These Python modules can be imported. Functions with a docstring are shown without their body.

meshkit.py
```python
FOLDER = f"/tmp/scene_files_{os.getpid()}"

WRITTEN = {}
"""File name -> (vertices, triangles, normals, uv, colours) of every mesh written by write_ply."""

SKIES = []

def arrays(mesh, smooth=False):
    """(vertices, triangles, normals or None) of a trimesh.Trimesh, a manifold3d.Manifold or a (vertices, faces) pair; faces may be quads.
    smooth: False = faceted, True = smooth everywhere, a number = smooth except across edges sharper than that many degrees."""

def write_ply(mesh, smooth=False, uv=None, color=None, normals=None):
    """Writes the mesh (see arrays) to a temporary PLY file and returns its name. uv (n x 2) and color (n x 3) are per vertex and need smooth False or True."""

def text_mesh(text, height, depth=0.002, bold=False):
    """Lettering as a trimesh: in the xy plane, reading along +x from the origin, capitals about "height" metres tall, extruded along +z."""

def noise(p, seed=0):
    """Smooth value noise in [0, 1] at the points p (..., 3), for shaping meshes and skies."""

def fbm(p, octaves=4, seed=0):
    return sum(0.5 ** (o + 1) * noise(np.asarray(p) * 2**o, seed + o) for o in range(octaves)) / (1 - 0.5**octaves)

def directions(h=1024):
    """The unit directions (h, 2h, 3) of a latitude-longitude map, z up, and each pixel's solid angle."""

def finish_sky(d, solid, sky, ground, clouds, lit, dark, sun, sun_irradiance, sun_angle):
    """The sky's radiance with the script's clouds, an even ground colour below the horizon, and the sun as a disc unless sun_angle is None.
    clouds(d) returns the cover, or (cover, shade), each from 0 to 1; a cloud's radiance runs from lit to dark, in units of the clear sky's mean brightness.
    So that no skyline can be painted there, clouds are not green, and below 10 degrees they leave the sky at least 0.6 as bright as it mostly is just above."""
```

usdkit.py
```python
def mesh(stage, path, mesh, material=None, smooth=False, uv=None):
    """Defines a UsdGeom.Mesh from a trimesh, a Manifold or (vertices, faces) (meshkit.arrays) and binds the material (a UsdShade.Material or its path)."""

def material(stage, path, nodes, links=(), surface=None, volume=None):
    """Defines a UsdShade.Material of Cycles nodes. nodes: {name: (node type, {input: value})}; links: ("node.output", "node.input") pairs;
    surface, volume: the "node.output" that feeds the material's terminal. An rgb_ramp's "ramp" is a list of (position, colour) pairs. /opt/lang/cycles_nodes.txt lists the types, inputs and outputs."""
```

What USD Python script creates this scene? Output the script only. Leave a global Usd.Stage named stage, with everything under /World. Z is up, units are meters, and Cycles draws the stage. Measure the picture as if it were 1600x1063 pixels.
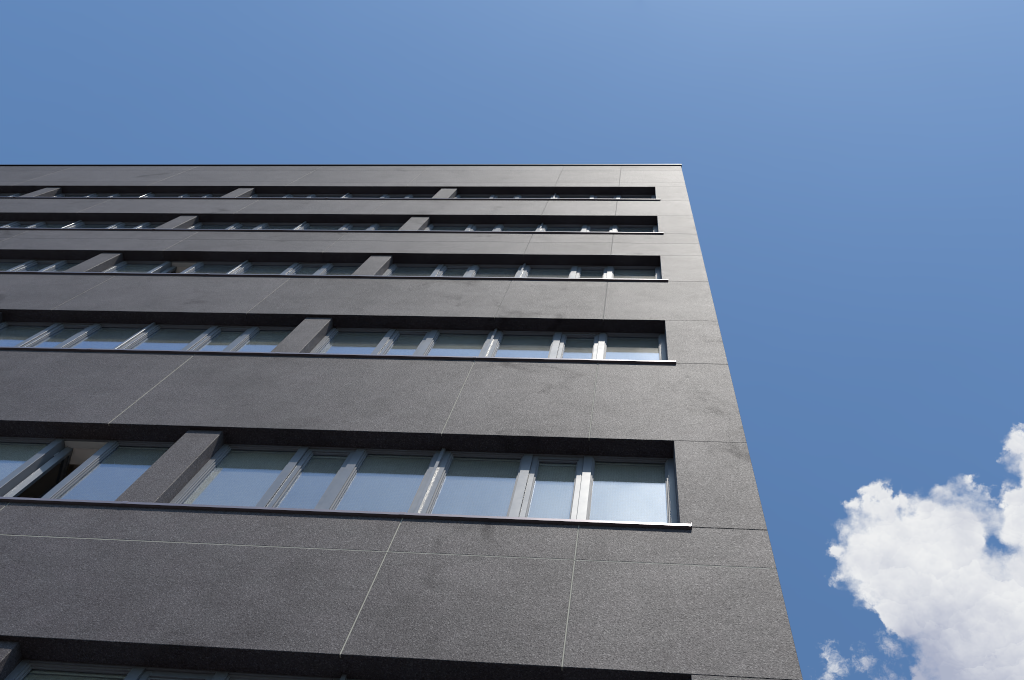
import math, random
import numpy as np, trimesh, usdkit, meshkit
from pxr import Usd, UsdGeom, UsdLux, UsdShade, Gf, Sdf

random.seed(7)
stage = Usd.Stage.CreateInMemory()
UsdGeom.SetStageUpAxis(stage, UsdGeom.Tokens.z)
UsdGeom.SetStageMetersPerUnit(stage, 1.0)
world = UsdGeom.Xform.Define(stage, '/World')
stage.SetDefaultPrim(world.GetPrim())
UsdGeom.Scope.Define(stage, '/World/Looks')

# ------------------------------------------------------------------ camera, sky, sun, exposure
EYE = 1.6                                   # camera height above the ground
FOC, YAW, PITCH, ROLL = 1.621504, -0.3606883, 1.2321259, 0.3611467
SUN_EL, SUN_AZ = math.radians(63.3), math.radians(17.0)   # azimuth from -y towards +x
SKY_STRENGTH, SUN_INTENSITY, EXPOSURE = 0.15, 1.2, 0.0
SKY_TINT = (0.665, 0.895, 1.03)
CLOUD_GAIN = 1.0


def camera_axes():
    cy, sy, cp, sp = math.cos(YAW), math.sin(YAW), math.cos(PITCH), math.sin(PITCH)
    fwd = np.array([sy * cp, cy * cp, sp])
    r = np.array([cy, -sy, 0.0])
    u = np.cross(r, fwd)
    c, s = math.cos(ROLL), math.sin(ROLL)
    return fwd, r * c + u * s, u * c - r * s


FWD, RIGHT, UP = camera_axes()
cam = UsdGeom.Camera.Define(stage, '/World/camera')
m = np.eye(4)
m[0, :3], m[1, :3], m[2, :3], m[3, :3] = RIGHT, UP, -FWD, (0, 0, EYE)
cam.AddTransformOp().Set(Gf.Matrix4d(*m.ravel().tolist()))
cam.CreateHorizontalApertureAttr(36.0)
cam.CreateVerticalApertureAttr(36.0 * 680 / 1024)
cam.CreateFocalLengthAttr(36.0 * FOC / 1.6)
cam.CreateClippingRangeAttr(Gf.Vec2f(0.05, 20000))
cam.CreateExposureAttr(EXPOSURE)

SUN = np.array([math.sin(SUN_AZ) * math.cos(SUN_EL), -math.cos(SUN_AZ) * math.cos(SUN_EL), math.sin(SUN_EL)])
sun = UsdLux.DistantLight.Define(stage, '/World/sun')
zx = SUN
xx = np.cross([0, 0, 1.0], zx); xx /= np.linalg.norm(xx)
yx = np.cross(zx, xx)
m = np.eye(4)
m[0, :3], m[1, :3], m[2, :3] = xx, yx, zx
sun.AddTransformOp().Set(Gf.Matrix4d(*m.ravel().tolist()))
sun.CreateIntensityAttr(SUN_INTENSITY)
sun.CreateAngleAttr(0.53)
sun.CreateNormalizeAttr(True)
sun.CreateColorAttr(Gf.Vec3f(1.0, 0.95, 0.87))


class Graph:
    """A small builder for node graphs: every call adds one node and returns its output."""

    def __init__(self):
        self.nodes, self.links = {}, []

    def add(self, kind, out, **inputs):
        name = f'n{len(self.nodes)}'
        given = {}
        for k, v in inputs.items():
            if isinstance(v, tuple) and len(v) == 2 and v[0] == '@':
                self.links.append((v[1], f'{name}.{k}'))
            else:
                given[k] = v
        self.nodes[name] = (kind, given)
        return ('@', f'{name}.{out}')

    def math(self, op, a, b=0.5, c=0.0, clamp=False):
        return self.add('math', 'value', math_type=op, value1=a, value2=b, value3=c, use_clamp=clamp)

    def vmath(self, op, a, b=(0, 0, 0), c=(0, 0, 0), scale=1.0, out='vector'):
        return self.add('vector_math', out, math_type=op, vector1=a, vector2=b, vector3=c, scale=scale)

    def noise(self, v, scale, detail=3.0, rough=0.5, distortion=0.0, out='fac'):
        return self.add('noise_texture', out, vector=v, scale=scale, detail=detail, roughness=rough, distortion=distortion)

    def step(self, v, a, b, lo=0.0, hi=1.0, kind='smoothstep'):
        return self.add('map_range', 'result', range_type=kind, value=v, from_min=a, from_max=b, to_min=lo, to_max=hi, clamp=True)

    def mix(self, fac, a, b, kind='mix'):
        return self.add('mix', 'color', mix_type=kind, fac=fac, color1=a, color2=b)

    def material(self, path, surface=None, volume=None):
        return usdkit.material(stage, '/World/Looks/' + path, self.nodes, self.links, surface=surface and surface[1], volume=volume and volume[1])


def sky_direction(px, py):
    """Direction of a point of the sky, by its place in the photograph."""
    d = FWD + (px - 800) / (FOC * 1000) * RIGHT - (py - 531.5) / (FOC * 1000) * UP
    return d / np.linalg.norm(d)


def make_sky():
    g = Graph()
    sky = g.add('sky_texture', 'color', sky_type='single_scattering', sun_disc=False, sun_elevation=SUN_EL, sun_rotation=math.atan2(SUN[0], SUN[1]),
                altitude=150.0, air_density=1.0, aerosol_density=1.0, ozone_density=1.0)
    pos = g.vmath('normalize', g.add('texture_coordinate', 'generated'))
    veil = g.math('add', 0.965, g.math('multiply', g.noise(g.vmath('multiply', pos, (2.2, 3.4, 2.0)), 1.6, 4.0, 0.6), 0.07))   # faint high haze
    sky = g.vmath('scale', g.vmath('multiply', sky, SKY_TINT), scale=veil)
    K = 1890.0                               # one unit = about one pixel of the photograph in the cloud's neighbourhood
    P = g.vmath('scale', pos, scale=K)
    blobs = [(1382, 850, 84), (1470, 852, 98), (1340, 872, 50), (1362, 908, 48), (1400, 935, 52), (1388, 805, 42), (1500, 800, 40), (1440, 915, 100), (1525, 955, 125), (1595, 935, 112), (1630, 1060, 190), (1510, 1062, 80),
             (1492, 778, 34), (1408, 782, 24), (1636, 745, 80), (1650, 712, 40), (1588, 812, 44), (1604, 880, 72), (1556, 815, 34), (1760, 960, 190), (1720, 1200, 270)]
    hole = (1560, 856, 9)

    centre = sky_direction(1480, 900)
    to_sun = SUN - centre * float(np.dot(SUN, centre))
    to_sun = to_sun / np.linalg.norm(to_sun)
    w1 = g.add('noise_texture', 'color', vector=P, scale=1 / 80.0, detail=1.0, roughness=0.5)
    w2 = g.add('noise_texture', 'color', vector=P, scale=1 / 22.0, detail=4.0, roughness=0.62)
    Q2 = g.vmath('multiply_add', g.vmath('subtract', w1, (0.5, 0.5, 0.5)), (62.0, 62.0, 62.0), P)
    Q2 = g.vmath('multiply_add', g.vmath('subtract', w2, (0.5, 0.5, 0.5)), (32.0, 32.0, 32.0), Q2)
    field = None
    for bx, by, br in blobs:
        c = sky_direction(bx, by) * K
        d = g.math('subtract', float(br), g.vmath('distance', Q2, tuple(c), out='value'))
        field = d if field is None else g.math('smoothmax', field, d, 14.0)
    c = sky_direction(hole[0], hole[1]) * K
    dh = g.math('subtract', g.vmath('distance', Q2, tuple(c), out='value'), float(hole[2]))
    field = g.math('smoothmin', field, g.math('multiply', dh, 1.1), 16.0)
    D, relief = field, None
    for size, a in ((44.0, 17.0), (19.0, 9.0)):   # billows: rounded puffs at two sizes, each lit on its sunny side
        v = g.add('voronoi_texture', 'distance', feature='f1', vector=Q2, scale=1 / size)
        vp = ('@', v[1].replace('.distance', '.position'))
        D = g.math('add', D, g.math('multiply', g.math('subtract', 0.52, v), a * 1.6))
        side = g.vmath('dot_product', g.vmath('subtract', g.vmath('scale', Q2, scale=1 / size), g.vmath('scale', vp, scale=1 / size)), tuple(to_sun), out='value')
        relief = g.math('multiply', side, 0.13) if relief is None else g.math('add', relief, g.math('multiply', side, 0.07))
    fine = g.noise(P, 1 / 14.0, 5.0, 0.68)
    D = g.math('add', D, g.math('multiply', g.math('subtract', fine, 0.5), 26.0))
    soft = g.noise(P, 1 / 70.0, 1.0, 0.5)     # some edges crisp, some frayed
    alpha = g.step(D, -5.0, g.math('add', 8.0, g.math('multiply', g.step(soft, 0.4, 0.65), 34.0)))
    broad = g.noise(P, 1 / 85.0, 4.0, 0.6)
    lit = g.math('add', relief, 0.80)
    lit = g.math('add', lit, g.math('multiply', g.math('subtract', broad, 0.5), 1.25))
    under = g.vmath('distance', Q2, tuple(sky_direction(1450, 1075) * K), out='value')   # the shaded underside
    lit = g.math('add', lit, g.step(under, 30.0, 190.0, -0.95, 0.0))
    lit = g.math('add', lit, g.step(D, 40.0, 4.0, 0.0, 0.15), clamp=True)
    wisp = None                              # thin wisps below and left of the cloud
    for bx, by, br in ((1303, 1044, 40), (1350, 1032, 36), (1392, 1012, 32), (1398, 1062, 44)):
        d = g.math('divide', g.math('subtract', float(br), g.vmath('distance', P, tuple(sky_direction(bx, by) * K), out='value')), float(br))
        wisp = d if wisp is None else g.math('maximum', wisp, d)
    wn = g.noise(g.vmath('multiply_add', w2, (30.0, 30.0, 30.0), P), 1 / 26.0, 5.0, 0.66)
    wispa = g.math('multiply', g.step(g.math('add', g.math('multiply', g.math('maximum', wisp, -1.5), 0.27), wn), 0.55, 0.88), 0.82)
    near = g.math('maximum', alpha, wispa)
    white = g.mix(lit, (0.42, 0.455, 0.58), (0.86, 0.87, 0.88))
    gain = CLOUD_GAIN / SKY_STRENGTH
    bg_cloud = g.add('background_shader', 'background', color=g.vmath('scale', white, scale=gain), strength=SKY_STRENGTH)
    bg_sky = g.add('background_shader', 'background', color=sky, strength=SKY_STRENGTH)
    here = g.add('mix_closure', 'closure', fac=near, closure1=bg_sky, closure2=bg_cloud)
    # scattered fair-weather cumulus lower in the sky, all round
    up = g.add('separate_xyz', 'z', vector=pos)
    w = g.math('add', g.math('maximum', up, 0.0), 0.12)
    flat = g.vmath('divide', pos, g.add('combine_xyz', 'vector', x=w, y=w, z=1.0))
    far = g.step(g.noise(flat, 1.35, 5.0, 0.56), 0.56, 0.66)
    far = g.math('multiply', g.math('multiply', far, g.step(up, 0.72, 0.55)), g.step(up, 0.0, 0.06, 0.0, 0.85))
    bg_far = g.add('background_shader', 'background', color=tuple((np.array([0.72, 0.73, 0.76]) * gain).tolist()), strength=SKY_STRENGTH)
    rest = g.add('mix_closure', 'closure', fac=far, closure1=bg_sky, closure2=bg_far)
    # the big cloud is only worked out in its own part of the sky
    c0 = sky_direction(1640, 960)
    inside = g.math('greater_than', g.vmath('dot_product', pos, tuple(c0), out='value'), math.cos(0.33))
    return g.material('sky', g.add('mix_closure', 'closure', fac=inside, closure1=rest, closure2=here))


dome = UsdLux.DomeLight.Define(stage, '/World/sky')
UsdShade.MaterialBindingAPI.Apply(dome.GetPrim()).Bind(make_sky())
dome.GetPrim().SetCustomDataByKey('kind', 'structure')


# ------------------------------------------------------------------ materials
def scratches(g, pos, scale, strength, dist):
    return g.add('bump', 'normal', height=g.noise(pos, scale, 3.0, 0.6), strength=strength, distance=dist)


def stucco(name, base):
    """Dark scraped render with a fine mineral grain, trowel clouds and faint rain marks."""
    g = Graph()
    pos = g.add('geometry', 'position')
    n1 = g.noise(pos, 190.0, 1.0, 0.6)
    n2 = g.noise(pos, 80.0, 2.0, 0.65)
    grain = g.step(g.math('add', g.math('multiply', n1, 0.5), g.math('multiply', n2, 0.5)), 0.36, 0.64, 0.0, 1.0, 'linear')
    cellc = g.add('voronoi_texture', 'color', vector=pos, scale=130.0)
    pick = g.add('separate_color', 'r', color=cellc)
    glint = g.step(pick, 0.84, 0.90)
    pit = g.step(pick, 0.16, 0.10)
    blotch = g.noise(pos, 0.9, 6.0, 0.62, 0.6)
    mark = g.noise(g.vmath('multiply', pos, (1.0, 1.0, 1.4)), 2.4, 6.0, 0.7, 0.7)
    rain = g.noise(g.vmath('multiply', pos, (6.0, 6.0, 0.35)), 1.0, 3.0, 0.6)
    smudge = g.step(g.noise(g.vmath('add', pos, (31.0, 7.0, 3.0)), 1.15, 5.0, 0.68, 0.5), 0.58, 0.74)
    tone = g.math('add', g.math('multiply', g.math('subtract', blotch, 0.5), 0.62), g.math('multiply', g.math('subtract', mark, 0.5), 0.60))
    tone = g.math('add', tone, g.math('multiply', g.math('subtract', rain, 0.5), 0.20))
    tone = g.math('add', tone, g.math('multiply', g.math('subtract', g.add('object_info', 'random'), 0.5), 0.16))
    tone = g.math('subtract', tone, g.math('multiply', smudge, 0.28))
    k = g.math('add', g.math('add', 0.82, g.math('multiply', grain, 0.34)), tone)
    k = g.math('multiply', k, g.math('add', 1.0, g.math('subtract', g.math('multiply', glint, 0.40), g.math('multiply', pit, 0.25))), clamp=False)
    k = g.math('maximum', k, 0.08)
    hue = g.mix(g.noise(pos, 5.0, 3.0, 0.6), (base[0] * 1.07, base[1] * 0.97, base[2] * 1.03), (base[0] * 0.95, base[1] * 1.03, base[2] * 0.99))
    col = g.vmath('multiply', hue, g.add('combine_xyz', 'vector', x=k, y=k, z=k))
    height = g.math('add', g.math('multiply', n1, 0.6), g.math('multiply', n2, 0.8))
    nrm = g.add('bump', 'normal', height=height, strength=0.6, distance=0.0055)
    spec = g.math('multiply', 0.295, g.math('add', g.math('add', 0.55, g.math('multiply', grain, 0.9)), g.math('multiply', smudge, -0.35)))
    spec = g.math('multiply', spec, g.math('maximum', g.math('add', 1.0, g.math('multiply', tone, 1.25)), 0.3))
    spec = g.math('multiply', spec, g.math('add', 0.93, g.math('subtract', g.math('multiply', glint, 0.9), g.math('multiply', pit, 0.45))))
    b = g.add('principled_bsdf', 'BSDF', base_color=col, roughness=0.66, specular_ior_level=spec, normal=nrm, sheen_weight=0.045, sheen_roughness=0.55, sheen_tint=(1.0, 0.96, 0.94))
    return g.material(name, b)


def plain(name, color, rough=0.5, metal=0.0, var=0.12, scale=18.0, bump=0.0, spec=0.5):
    g = Graph()
    pos = g.add('geometry', 'position')
    n = g.noise(pos, scale, 5.0, 0.6)
    k = g.math('add', 1.0 - var, g.math('multiply', n, 2 * var))
    col = g.vmath('multiply', color, g.add('combine_xyz', 'vector', x=k, y=k, z=k))
    kw = {}
    if bump:
        kw['normal'] = scratches(g, pos, scale * 6, bump, 0.002)
    r = g.math('add', rough - 0.08, g.math('multiply', g.noise(pos, scale * 0.6, 4.0, 0.6), 0.16))
    b = g.add('principled_bsdf', 'BSDF', base_color=col, roughness=r, metallic=metal, specular_ior_level=spec, **kw)
    return g.material(name, b)


def frame_paint(name, color, rough, spec):
    """Metallic lacquer of the window frames, faintly streaked along the profile."""
    g = Graph()
    pos = g.add('geometry', 'position')
    st = g.noise(g.vmath('multiply', pos, (1.0, 1.0, 0.06)), 160.0, 3.0, 0.6)
    dirt = g.noise(pos, 7.0, 5.0, 0.65)
    k = g.math('add', 0.80, g.math('add', g.math('multiply', st, 0.14), g.math('multiply', dirt, 0.26)))
    col = g.vmath('multiply', color, g.add('combine_xyz', 'vector', x=k, y=k, z=k))
    r = g.math('add', rough - 0.08, g.math('multiply', dirt, 0.16))
    b = g.add('principled_bsdf', 'BSDF', base_color=col, roughness=r, specular_ior_level=spec)
    return g.material(name, b)


def pane_glass(name):
    """Window glass: a mirror that grows towards grazing view, the rest see-through with a green cast."""
    g = Graph()
    pos = g.add('geometry', 'position')
    nrm = g.add('bump', 'normal', height=g.noise(pos, 1.6, 2.0, 0.5), strength=0.06, distance=0.02)
    c = g.math('absolute', g.vmath('dot_product', g.add('geometry', 'normal'), g.add('geometry', 'incoming'), out='value'))
    f = g.math('power', g.math('subtract', 1.0, c, clamp=True), 3.2)
    f = g.math('add', 0.09, g.math('multiply', f, 0.90), clamp=True)
    film = g.noise(g.vmath('multiply', pos, (1.0, 1.0, 0.5)), 2.2, 5.0, 0.6)
    gl = g.add('glossy_bsdf', 'BSDF', color=(0.68, 0.78, 1.0), roughness=g.math('add', 0.01, g.math('multiply', film, 0.05)), normal=nrm)
    tr = g.add('transparent_bsdf', 'BSDF', color=(0.885, 0.892, 0.855))
    clean = g.add('mix_closure', 'closure', fac=f, closure1=tr, closure2=gl)
    dust = g.add('glossy_bsdf', 'BSDF', color=(1.0, 0.98, 0.95), roughness=0.42)
    dirty = g.math('add', 0.014, g.math('multiply', g.step(g.noise(g.vmath('multiply', pos, (1.0, 1.0, 0.35)), 3.2, 5.0, 0.65), 0.2, 0.8), 0.012))
    return g.material(name, g.add('mix_closure', 'closure', fac=dirty, closure1=clean, closure2=dust))


def cloth(name, color):
    """Woven roller blind: visible warp and weft, slight folds, each blind a little different."""
    g = Graph()
    pos = g.add('geometry', 'position')
    xyz = pos
    x = g.add('separate_xyz', 'x', vector=xyz)
    z = g.add('separate_xyz', 'z', vector=xyz)
    wx = g.math('sine', g.math('multiply', x, 2 * math.pi / 0.022))
    wz = g.math('sine', g.math('multiply', z, 2 * math.pi / 0.026))
    weave = g.math('multiply', g.math('add', wx, wz), 0.05)
    slub = g.math('multiply', g.math('subtract', g.noise(g.vmath('multiply', pos, (1.0, 1.0, 0.08)), 40.0, 3.0, 0.6), 0.5), 0.16)
    soil = g.math('multiply', g.math('subtract', g.noise(pos, 1.7, 4.0, 0.6), 0.5), 0.30)
    own = g.math('multiply', g.math('subtract', g.add('object_info', 'random'), 0.5), 0.50)
    k = g.math('add', g.math('add', 1.0, weave), g.math('add', g.math('add', slub, soil), own))
    col = g.vmath('multiply', color, g.add('combine_xyz', 'vector', x=k, y=k, z=k))
    nrm = g.add('bump', 'normal', height=g.math('add', wx, wz), strength=0.12, distance=0.001)
    b = g.add('principled_bsdf', 'BSDF', base_color=col, roughness=0.8, specular_ior_level=0.2, normal=nrm)
    through = g.add('translucent_bsdf', 'BSDF', color=col)          # daylight glows through the cloth into the rooms
    return g.material(name, g.add('mix_closure', 'closure', fac=0.33, closure1=b, closure2=through))


M = dict(
    stucco=stucco('dark_stucco', (0.0385, 0.0305, 0.0325)),
    seal=plain('joint_sealant', (0.34, 0.32, 0.27), 0.85, var=0.25, scale=9.0, bump=0.2, spec=0.2),
    seal_grey=plain('grey_joint_sealant', (0.19, 0.18, 0.16), 0.85, var=0.25, scale=9.0, bump=0.2, spec=0.2),
    seal_dark=plain('dark_joint_sealant', (0.115, 0.11, 0.10), 0.85, var=0.25, scale=9.0, bump=0.2, spec=0.2),
    frame=frame_paint('frame_lacquer', (0.105, 0.107, 0.118), 0.37, 1.0),
    bead=frame_paint('bead_lacquer', (0.16, 0.16, 0.17), 0.62, 0.35),
    sill=plain('sill_metal', (0.19, 0.16, 0.175), 0.38, 0.4, var=0.14, scale=6.0),
    coping=plain('coping_metal', (0.05, 0.045, 0.05), 0.45, 0.4),
    glass=pane_glass('window_glass'),
    blind=cloth('blind_cloth', (0.56, 0.525, 0.46)),
    plaster=plain('white_plaster', (0.84, 0.79, 0.74), 0.8, var=0.05, spec=0.2),
    slab=plain('ceiling_board', (0.42, 0.34, 0.28), 0.8, var=0.1),
    wood=plain('brown_wall', (0.20, 0.11, 0.07), 0.7, var=0.2, scale=3.0),
    rubber=plain('black_gasket', (0.012, 0.012, 0.014), 0.6),
    steel=plain('bright_steel', (0.55, 0.55, 0.57), 0.3, 0.9),
    sash_in=plain('pale_inner_lacquer', (0.60, 0.60, 0.58), 0.4, 0.0, var=0.05),
    asphalt=plain('asphalt', (0.034, 0.03, 0.027), 0.85, var=0.3, scale=30.0, bump=0.3),
    paving=plain('paving', (0.06, 0.052, 0.045), 0.85, var=0.25, scale=12.0, bump=0.2),
    roof=plain('roof_gravel', (0.2, 0.19, 0.18), 0.9, var=0.3, scale=40.0),
)

# ------------------------------------------------------------------ mesh helpers
_HULL = None


def box(x0, x1, y0, y1, z0, z1, c=0.0):
    """A box, its edges chamfered by c."""
    global _HULL
    if c <= 0:
        b = trimesh.creation.box([x1 - x0, y1 - y0, z1 - z0])
        b.apply_translation([(x0 + x1) / 2, (y0 + y1) / 2, (z0 + z1) / 2])
        return np.array(b.vertices), np.array(b.faces)
    lo, hi = np.array([x0, y0, z0], float), np.array([x1, y1, z1], float)
    key, pts = [], []
    for s in np.ndindex(2, 2, 2):
        for a in range(3):
            p = np.where(np.array(s) == 0, lo, hi).astype(float)
            q = np.where(np.array(s) == 0, 0.0, 10.0)
            for b in range(3):
                if b != a:
                    p[b] += c if s[b] == 0 else -c
                    q[b] += 1.0 if s[b] == 0 else -1.0
            pts.append(p); key.append(q)
    if _HULL is None:
        from scipy.spatial import ConvexHull
        h = ConvexHull(np.array(key))
        f = h.simplices.copy()
        v = np.array(key)
        n = np.cross(v[f[:, 1]] - v[f[:, 0]], v[f[:, 2]] - v[f[:, 0]])
        flip = np.einsum('ij,ij->i', n, v[f].mean(1) - 5.0) < 0
        f[flip] = f[flip][:, ::-1]
        _HULL = f
    return np.array(pts), _HULL


def join(parts):
    vs, fs, k = [], [], 0
    for v, f in parts:
        vs.append(v); fs.append(np.asarray(f) + k); k += len(v)
    return np.vstack(vs), np.vstack(fs)


def prism(poly, x0, x1):
    """A (y, z) outline extruded along x."""
    from shapely.geometry import Polygon
    b = trimesh.creation.extrude_polygon(Polygon(poly), x1 - x0, engine='earcut')
    v = np.array(b.vertices)
    return np.stack([x0 + v[:, 2], v[:, 0], v[:, 1]], 1), np.array(b.faces)


def turned(mesh, angle, px, py):
    """The mesh turned about a vertical axis through (px, py)."""
    v, f = mesh
    c, s = math.cos(angle), math.sin(angle)
    d = v[:, :2] - [px, py]
    w = v.copy()
    w[:, 0], w[:, 1] = px + c * d[:, 0] - s * d[:, 1], py + s * d[:, 0] + c * d[:, 1]
    return w, f


counts = {}


def path_for(parent, name):
    n = counts.get((parent, name), 0)
    counts[(parent, name)] = n + 1
    return f'{parent}/{name}' + (f'_{n:03d}' if n else '')


def obj(name, mesh, mat, parent='/World', label=None, **keys):
    p = path_for(parent, name)
    prim = usdkit.mesh(stage, p, mesh, M[mat]).GetPrim()
    if label:
        prim.SetCustomDataByKey('label', label)
    for k, v in keys.items():
        prim.SetCustomDataByKey(k, v)
    return p


# ------------------------------------------------------------------ ground
obj('ground', box(-3000, 3000, -3000, 3000, -0.5, 0.0), 'asphalt', kind='structure')
obj('pavement', box(-60, 40, 0.9, 3.75 + 0.02, 0.004, 0.12, 0.01), 'paving', kind='structure')

# ------------------------------------------------------------------ the office building
S = 3.75                                       # plane of the facade
HEAD = [z + EYE for z in (21.79, 18.73, 15.65, 12.268, 8.61, 5.224)]     # window heads, top storey first
SILL = [z + EYE for z in (20.25, 17.20, 14.135, 10.69, 7.012, 3.60)]
TOP = 24.705 + EYE
E, W, LW, LE = 1.002, 0.365, -22.10, -22.74
JOINTS = [-22.74, -20.40, -17.20, -13.99, -10.783, -7.617, -4.952, -1.738, -0.389, 1.002]
T = 0.25                                       # thickness of the facade panels
GAP = 0.0045                                   # half a joint
C = 0.0025

B = '/World/office_building'
bld = UsdGeom.Xform.Define(stage, B).GetPrim()
bld.SetCustomDataByKey('label', 'dark grey rendered office block with ribbon windows, seen steeply from below')
bld.SetCustomDataByKey('category', 'building')


def panel(x0, x1, z0, z1, top_gap=True, low_gap=True, gl=True, gr=True):
    obj('facade_panel', box(x0 + (GAP if gl else 0), x1 - (GAP if gr else 0), S, S + T, z0 + (GAP if low_gap else 0), z1 - (GAP if top_gap else 0), C), 'stucco', B)


def seal_v(x, z0, z1, mat):
    obj('joint_seal', box(x - GAP, x + GAP, S + 0.004, S + 0.03, z0 + 0.004, z1), mat, B)
    obj('joint_backing', box(x - GAP, x + GAP, S + 0.0305, S + T - 0.01, z0 + 0.0005, z1), 'stucco', B)


def seal_h(x0, x1, z, mat, deep=0.005):
    obj('joint_seal', box(x0, x1, S + deep, S + T - 0.012, z - GAP, z + GAP), mat, B)


def band(z_low, z_high, splits, mat):
    """A spandrel: panels between the vertical joints, split by horizontal joints."""
    global GAP
    GAP = 0.0045 if mat == 'seal' else 0.0032
    zs = [z_low, *sorted(splits), z_high]
    for a, b in zip(zs[:-1], zs[1:]):
        for i, (x0, x1) in enumerate(zip(JOINTS[:-1], JOINTS[1:])):
            panel(x0, x1, a, b, top_gap=b != z_high or True, low_gap=a != z_low, gl=i > 0, gr=i < len(JOINTS) - 2)
        for x in JOINTS[1:-1]:
            seal_v(x, a + (GAP if a != z_low else 0.001), b - GAP, mat)
    for z in splits:
        seal_h(JOINTS[0] + 0.004, JOINTS[-1] - 0.004, z, mat, 0.0018)


band(HEAD[0], TOP - GAP, [22.315 + EYE, 23.89 + EYE], 'seal_dark')
for k in range(5):
    band(HEAD[k + 1], SILL[k], {1: [16.49 + EYE], 4: [6.463 + EYE]}.get(k, []), ('seal_dark', 'seal_dark', 'seal_grey', 'seal', 'seal')[k])
band(0.0, SILL[5], [1.85 + EYE], 'seal')
for k in range(6):                             # the full-height panels at both ends of the ribbon windows
    for x0, x1 in ((W, E), (LE, LW)):
        obj('facade_panel', box(x0, x1, S, S + T, SILL[k] + GAP, HEAD[k] - GAP, C), 'stucco', B)
        a, b = (x0 + 0.006, x1 - 0.004)
        seal_h(a, b, SILL[k], 'seal_grey'); seal_h(a, b, HEAD[k], 'seal_grey' if k < 5 else 'seal')

# roof coping, cut where the sheets meet
cx = [LE - 0.02, -19.3, -16.2, -13.1, -10.0, -6.9, -3.8, -0.7, E + 0.022]
for x0, x1 in zip(cx[:-1], cx[1:]):
    obj('coping', prism([(S - 0.03, TOP - 0.03), (S - 0.03, TOP + 0.035), (S - 0.024, TOP + 0.041), (S + 0.36, TOP + 0.06), (S + 0.36, TOP - 0.0), (S + 0.02, TOP - 0.0), (S - 0.026, TOP - 0.03)], x0 + 0.0015, x1 - 0.0015), 'coping', B)

# piers between the windows
PITCH_X = 4.49
PIERS = [(-4.16 - PITCH_X * i, -3.82 - PITCH_X * i) for i in range(4)]
for k in range(6):
    for x0, x1 in PIERS:
        obj('pier', box(x0, x1, S + 0.04, S + T, SILL[k] - 0.03, HEAD[k] + 0.01, 0.005), 'stucco', B)

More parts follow.
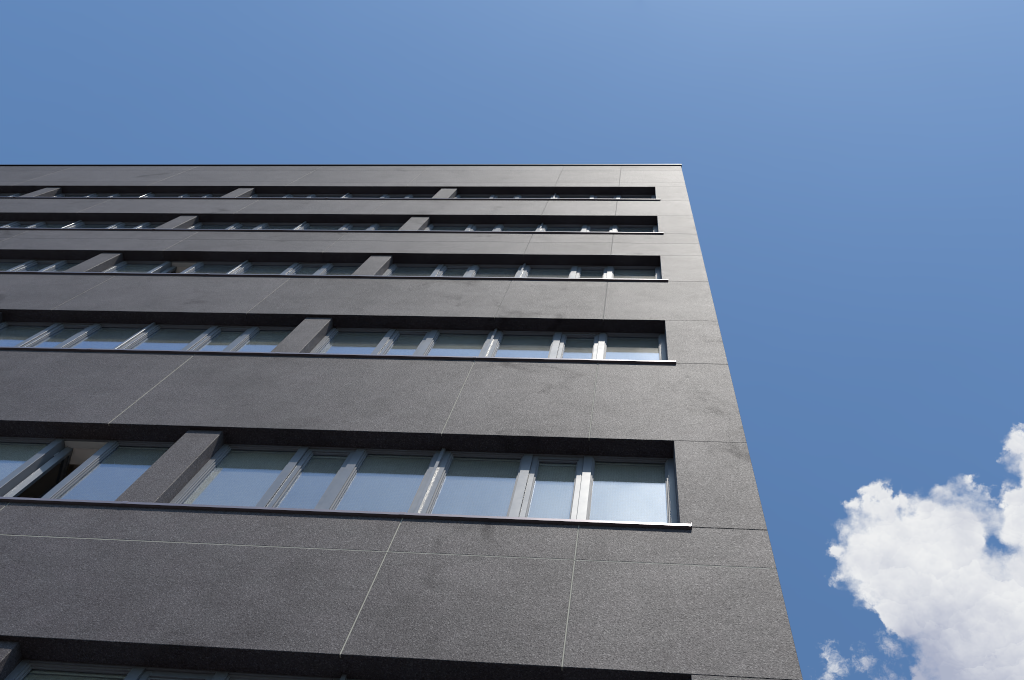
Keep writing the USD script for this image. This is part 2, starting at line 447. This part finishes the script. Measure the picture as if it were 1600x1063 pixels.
# body: side and back walls, floors, roof
obj('side_wall', box(E - 0.25, E, S + T + 0.003, S + 13.0, 0.0, TOP, 0.004), 'stucco', B)
obj('side_wall', box(LE, LE + 0.25, S + T + 0.003, S + 13.0, 0.0, TOP, 0.004), 'stucco', B)
obj('back_wall', box(LE + 0.255, E - 0.255, S + 12.75, S + 13.0, 0.0, TOP, 0.004), 'stucco', B)
obj('roof', box(LE + 0.255, E - 0.255, S + T + 0.004, S + 12.745, TOP - 0.5, TOP - 0.2), 'roof', B)
for k in range(6):
    zc = HEAD[k] + 0.16                        # ceiling above the windows of this storey
    zf = SILL[k - 1] - 0.75 if k else TOP - 0.51
    obj('floor_slab', box(LE + 0.26, E - 0.26, S + T + 0.004, S + 12.7, zc, zf), 'slab', B)
    obj('inner_wall', box(LE + 0.27, E - 0.27, S + 4.2, S + 4.35, SILL[k] - 0.74 if k < 5 else 0.0, zc - 0.002), 'wood', B)
    obj('window_lintel', box(LE + 0.27, E - 0.27, S + T + 0.004, S + 0.44, HEAD[k] - 0.006, zc - 0.003), 'plaster', B)
    obj('inner_sill', box(LE + 0.27, E - 0.27, S + T + 0.004, S + 0.50, SILL[k] - 0.02, SILL[k] + 0.045, 0.006), 'plaster', B)

# window sills in lengths with a small lap at every seam
for k in range(6):
    z = SILL[k]
    xs = [0.444]
    while xs[-1] > LW - 0.05:
        xs.append(-1.742 - 2.2455 * (len(xs) - 1))
    xs[-1] = LW - 0.08
    prof = [(S - 0.027, z - 0.036), (S - 0.027, z - 0.002), (S - 0.024, z + 0.002), (S + 0.16, z + 0.034), (S + 0.16, z + 0.004), (S + 0.03, z - 0.02), (S + 0.03, z - 0.036)]
    for i, (x1, x0) in enumerate(zip(xs[:-1], xs[1:])):
        p = obj('window_sill', prism(prof, x0 + 0.001, x1 - 0.001), 'sill', B)
        lap = [(S - 0.0295, z - 0.037), (S - 0.0295, z + 0.004), (S + 0.10, z + 0.027), (S + 0.10, z + 0.02), (S - 0.028, z - 0.001), (S - 0.028, z - 0.037)]
        if i == 0:
            obj('end_cap', box(x1 - 0.002, x1 + 0.006, S - 0.029, S + 0.02, z - 0.038, z + 0.016, 0.002), 'sill', p)
        else:
            obj('seam_cover', prism(lap, x1 - 0.022, x1 + 0.022), 'sill', p)

# ------------------------------------------------------------------ ribbon windows
FY = S + 0.172                                 # front of the fixed frame
OPEN = {(4, 1, 1): math.radians(112), (2, 1, 0): math.radians(104)}     # storey, bay, which narrow light -> how far it stands open


def ring(x0, x1, z0, z1, w, y0, y1, c=0.0007):
    """Four bars of a rectangular frame, butted."""
    return [box(x0, x0 + w, y0, y1, z0, z1, c), box(x1 - w, x1, y0, y1, z0, z1, c),
            box(x0 + w, x1 - w, y0 + 0.0006, y1, z1 - w, z1, c), box(x0 + w, x1 - w, y0 + 0.0006, y1, z0, z0 + w, c)]


def ribbon_window(k, n):
    xc = -1.715 - PITCH_X * n
    xl, xr = xc - 2.105, xc + 2.08
    z0, z1 = SILL[k] + 0.028, HEAD[k] + 0.040
    fw = 0.052
    tag = f'{k}'
    # fixed outer frame is the window itself
    win = obj('ribbon_window', join(ring(xl, xr, z0, z1, fw, FY, S + 0.262)), 'frame', B)
    zi0, zi1 = z0 + fw, z1 - fw
    mull = [(xc - 1.36, xc - 1.285), (xc - 0.82, xc - 0.74), (xc - 0.072, xc + 0.066), (xc + 0.74, xc + 0.82), (xc + 1.285, xc + 1.36)]
    if n:                                      # farther along, the right-hand casements sit slightly shifted
        dx = -0.035 if k == 4 else 0.045
        mull[3:] = [(a + dx, b + dx) for a, b in mull[3:]]
    for i, (a, b) in enumerate(mull):
        if i == 2:                             # two coupled frames with a cover ridge between them
            parts = [box(a, xc - 0.004, FY, S + 0.262, zi0, zi1, 0.0007), box(xc + 0.000, b, FY, S + 0.262, zi0, zi1, 0.0007), box(xc - 0.020, xc + 0.010, S + 0.143, FY + 0.004, zi0, zi1 + 0.03, 0.002)]
            obj('mullion', join(parts), 'frame', win)
        else:
            obj('mullion', box(a, b, FY, S + 0.262, zi0, zi1, 0.0007), 'frame', win)
    edges = [xl + fw, *[v for p in mull for v in p], xr - fw]
    lights = list(zip(edges[0::2], edges[1::2]))
    for i, (a, b) in enumerate(lights):
        narrow = i in (1, 4)
        opened = OPEN.get((k, n, 0 if i == 1 else 1)) if narrow else None
        if narrow:
            g = 0.003
            sw = 0.046
            x0, x1, y0, y1 = a + g, b - g, S + 0.188, S + 0.250
            leaf = join(ring(x0, x1, zi0 + g, zi1 - g, sw, y0, y1))
            beads = join(ring(x0 + sw, x1 - sw, zi0 + g + sw, zi1 - g - sw, 0.013, S + 0.203, S + 0.221, 0.0))
            glass = box(x0 + sw - 0.004, x1 - sw + 0.004, S + 0.222, S + 0.228, zi0 + g + sw - 0.004, zi1 - g - sw + 0.004)
            handle = join([box(x1 - 0.032, x1 - 0.012, y1, y1 + 0.008, (zi0 + zi1) / 2 - 0.05, (zi0 + zi1) / 2 + 0.05, 0.002), box(x1 - 0.030, x1 - 0.014, y1 + 0.008, y1 + 0.045, (zi0 + zi1) / 2 - 0.008, (zi0 + zi1) / 2 + 0.008, 0.003),
                           box(x1 - 0.032, x1 - 0.012, y1 + 0.036, y1 + 0.052, (zi0 + zi1) / 2 - 0.12, (zi0 + zi1) / 2 + 0.012, 0.003)])
            gl_y = None
            if opened:
                hx, hy = x0 + 0.012, y1 + 0.004
                leaf, beads, glass, handle = (turned(t, opened, hx, hy) for t in (leaf, beads, glass, handle))
                obj('sash', leaf, 'frame', win, label='narrow sash swung open into the room')
                obj('frame_liner', join([box(a + 0.003, b - 0.003, S + 0.192, S + 0.262, zi1 - 0.005, zi1 - 0.001), box(b - 0.0035, b - 0.0005, S + 0.192, S + 0.262, zi0 + 0.002, zi1 - 0.006)]), 'sash_in', win)
                obj('hinge', join([box(x0 - 0.004, x0 + 0.012, y1 - 0.004, y1 + 0.012, zi0 + 0.12 + q * (zi1 - zi0 - 0.34), zi0 + 0.21 + q * (zi1 - zi0 - 0.34), 0.003) for q in (0, 1)]), 'steel', win)
            else:
                obj('sash', leaf, 'frame', win)
            obj('glazing_bead', beads, 'bead', win)
            obj('glass_pane', glass, 'glass', win)
            obj('handle', handle, 'steel', win)
        else:
            obj('glazing_bead', join(ring(a, b, zi0, zi1, 0.014, S + 0.186, S + 0.204, 0.0) + ring(a + 0.014, b - 0.014, zi0 + 0.014, zi1 - 0.014, 0.010, S + 0.200, S + 0.212, 0.0)), 'bead', win)
            obj('glass_pane', box(a - 0.003, b + 0.003, S + 0.2135, S + 0.2195, zi0 - 0.003, zi1 + 0.003), 'glass', win)
        if opened:
            continue
        # cloth blind fixed close behind the glass, with a pale head rail and a gap under it
        if narrow:
            bx0, bx1, zt, zb, yb = x0 + sw + 0.002, x1 - sw - 0.002, zi1 - g - sw - 0.002, zi0 + g + sw + 0.002, S + 0.2335
        else:
            bx0, bx1, zt, zb, yb = a + 0.002, b - 0.002, zi1 - 0.002, zi0 + 0.002, S + 0.2255
        yb += random.uniform(-0.001, 0.003)
        nx, nz = 13, 9
        X, Zg = np.meshgrid(np.linspace(bx0, bx1, nx), np.linspace(zb, zt - 0.055, nz), indexing='ij')
        ph = random.uniform(0, 6.28)
        Y = yb + 0.0012 * np.sin(X * 9 + ph) + 0.001 * np.sin(Zg * 4 + ph * 2) + 0.0025
        front = np.stack([X, Y, Zg], -1).reshape(-1, 3)
        back = front + [0, 0.0012, 0]
        q = []
        for u in range(nx - 1):
            for w in range(nz - 1):
                i0, i1, i2, i3 = u * nz + w, (u + 1) * nz + w, (u + 1) * nz + w + 1, u * nz + w + 1
                q += [(i0, i1, i2), (i0, i2, i3)]
        q = np.array(q)
        n0 = len(front)
        rim = []
        loop = [u * nz for u in range(nx)] + [(nx - 1) * nz + w for w in range(1, nz)] + [u * nz + nz - 1 for u in range(nx - 2, -1, -1)] + [w for w in range(nz - 2, 0, -1)]
        for s, t in zip(loop, loop[1:] + loop[:1]):
            rim += [(t, s, s + n0), (t, s + n0, t + n0)]
        v, f = np.vstack([front, back]), np.vstack([q, q[:, ::-1] + n0, rim])
        usdkit.mesh(stage, path_for(win, 'blind'), (v, f), M['blind'], smooth=40)
        obj('blind_rail', box(bx0, bx1, yb, yb + 0.02, zt - 0.040, zt, 0.002), 'sash_in', win)


for k in range(6):
    for n in range(5):
        ribbon_window(k, n)
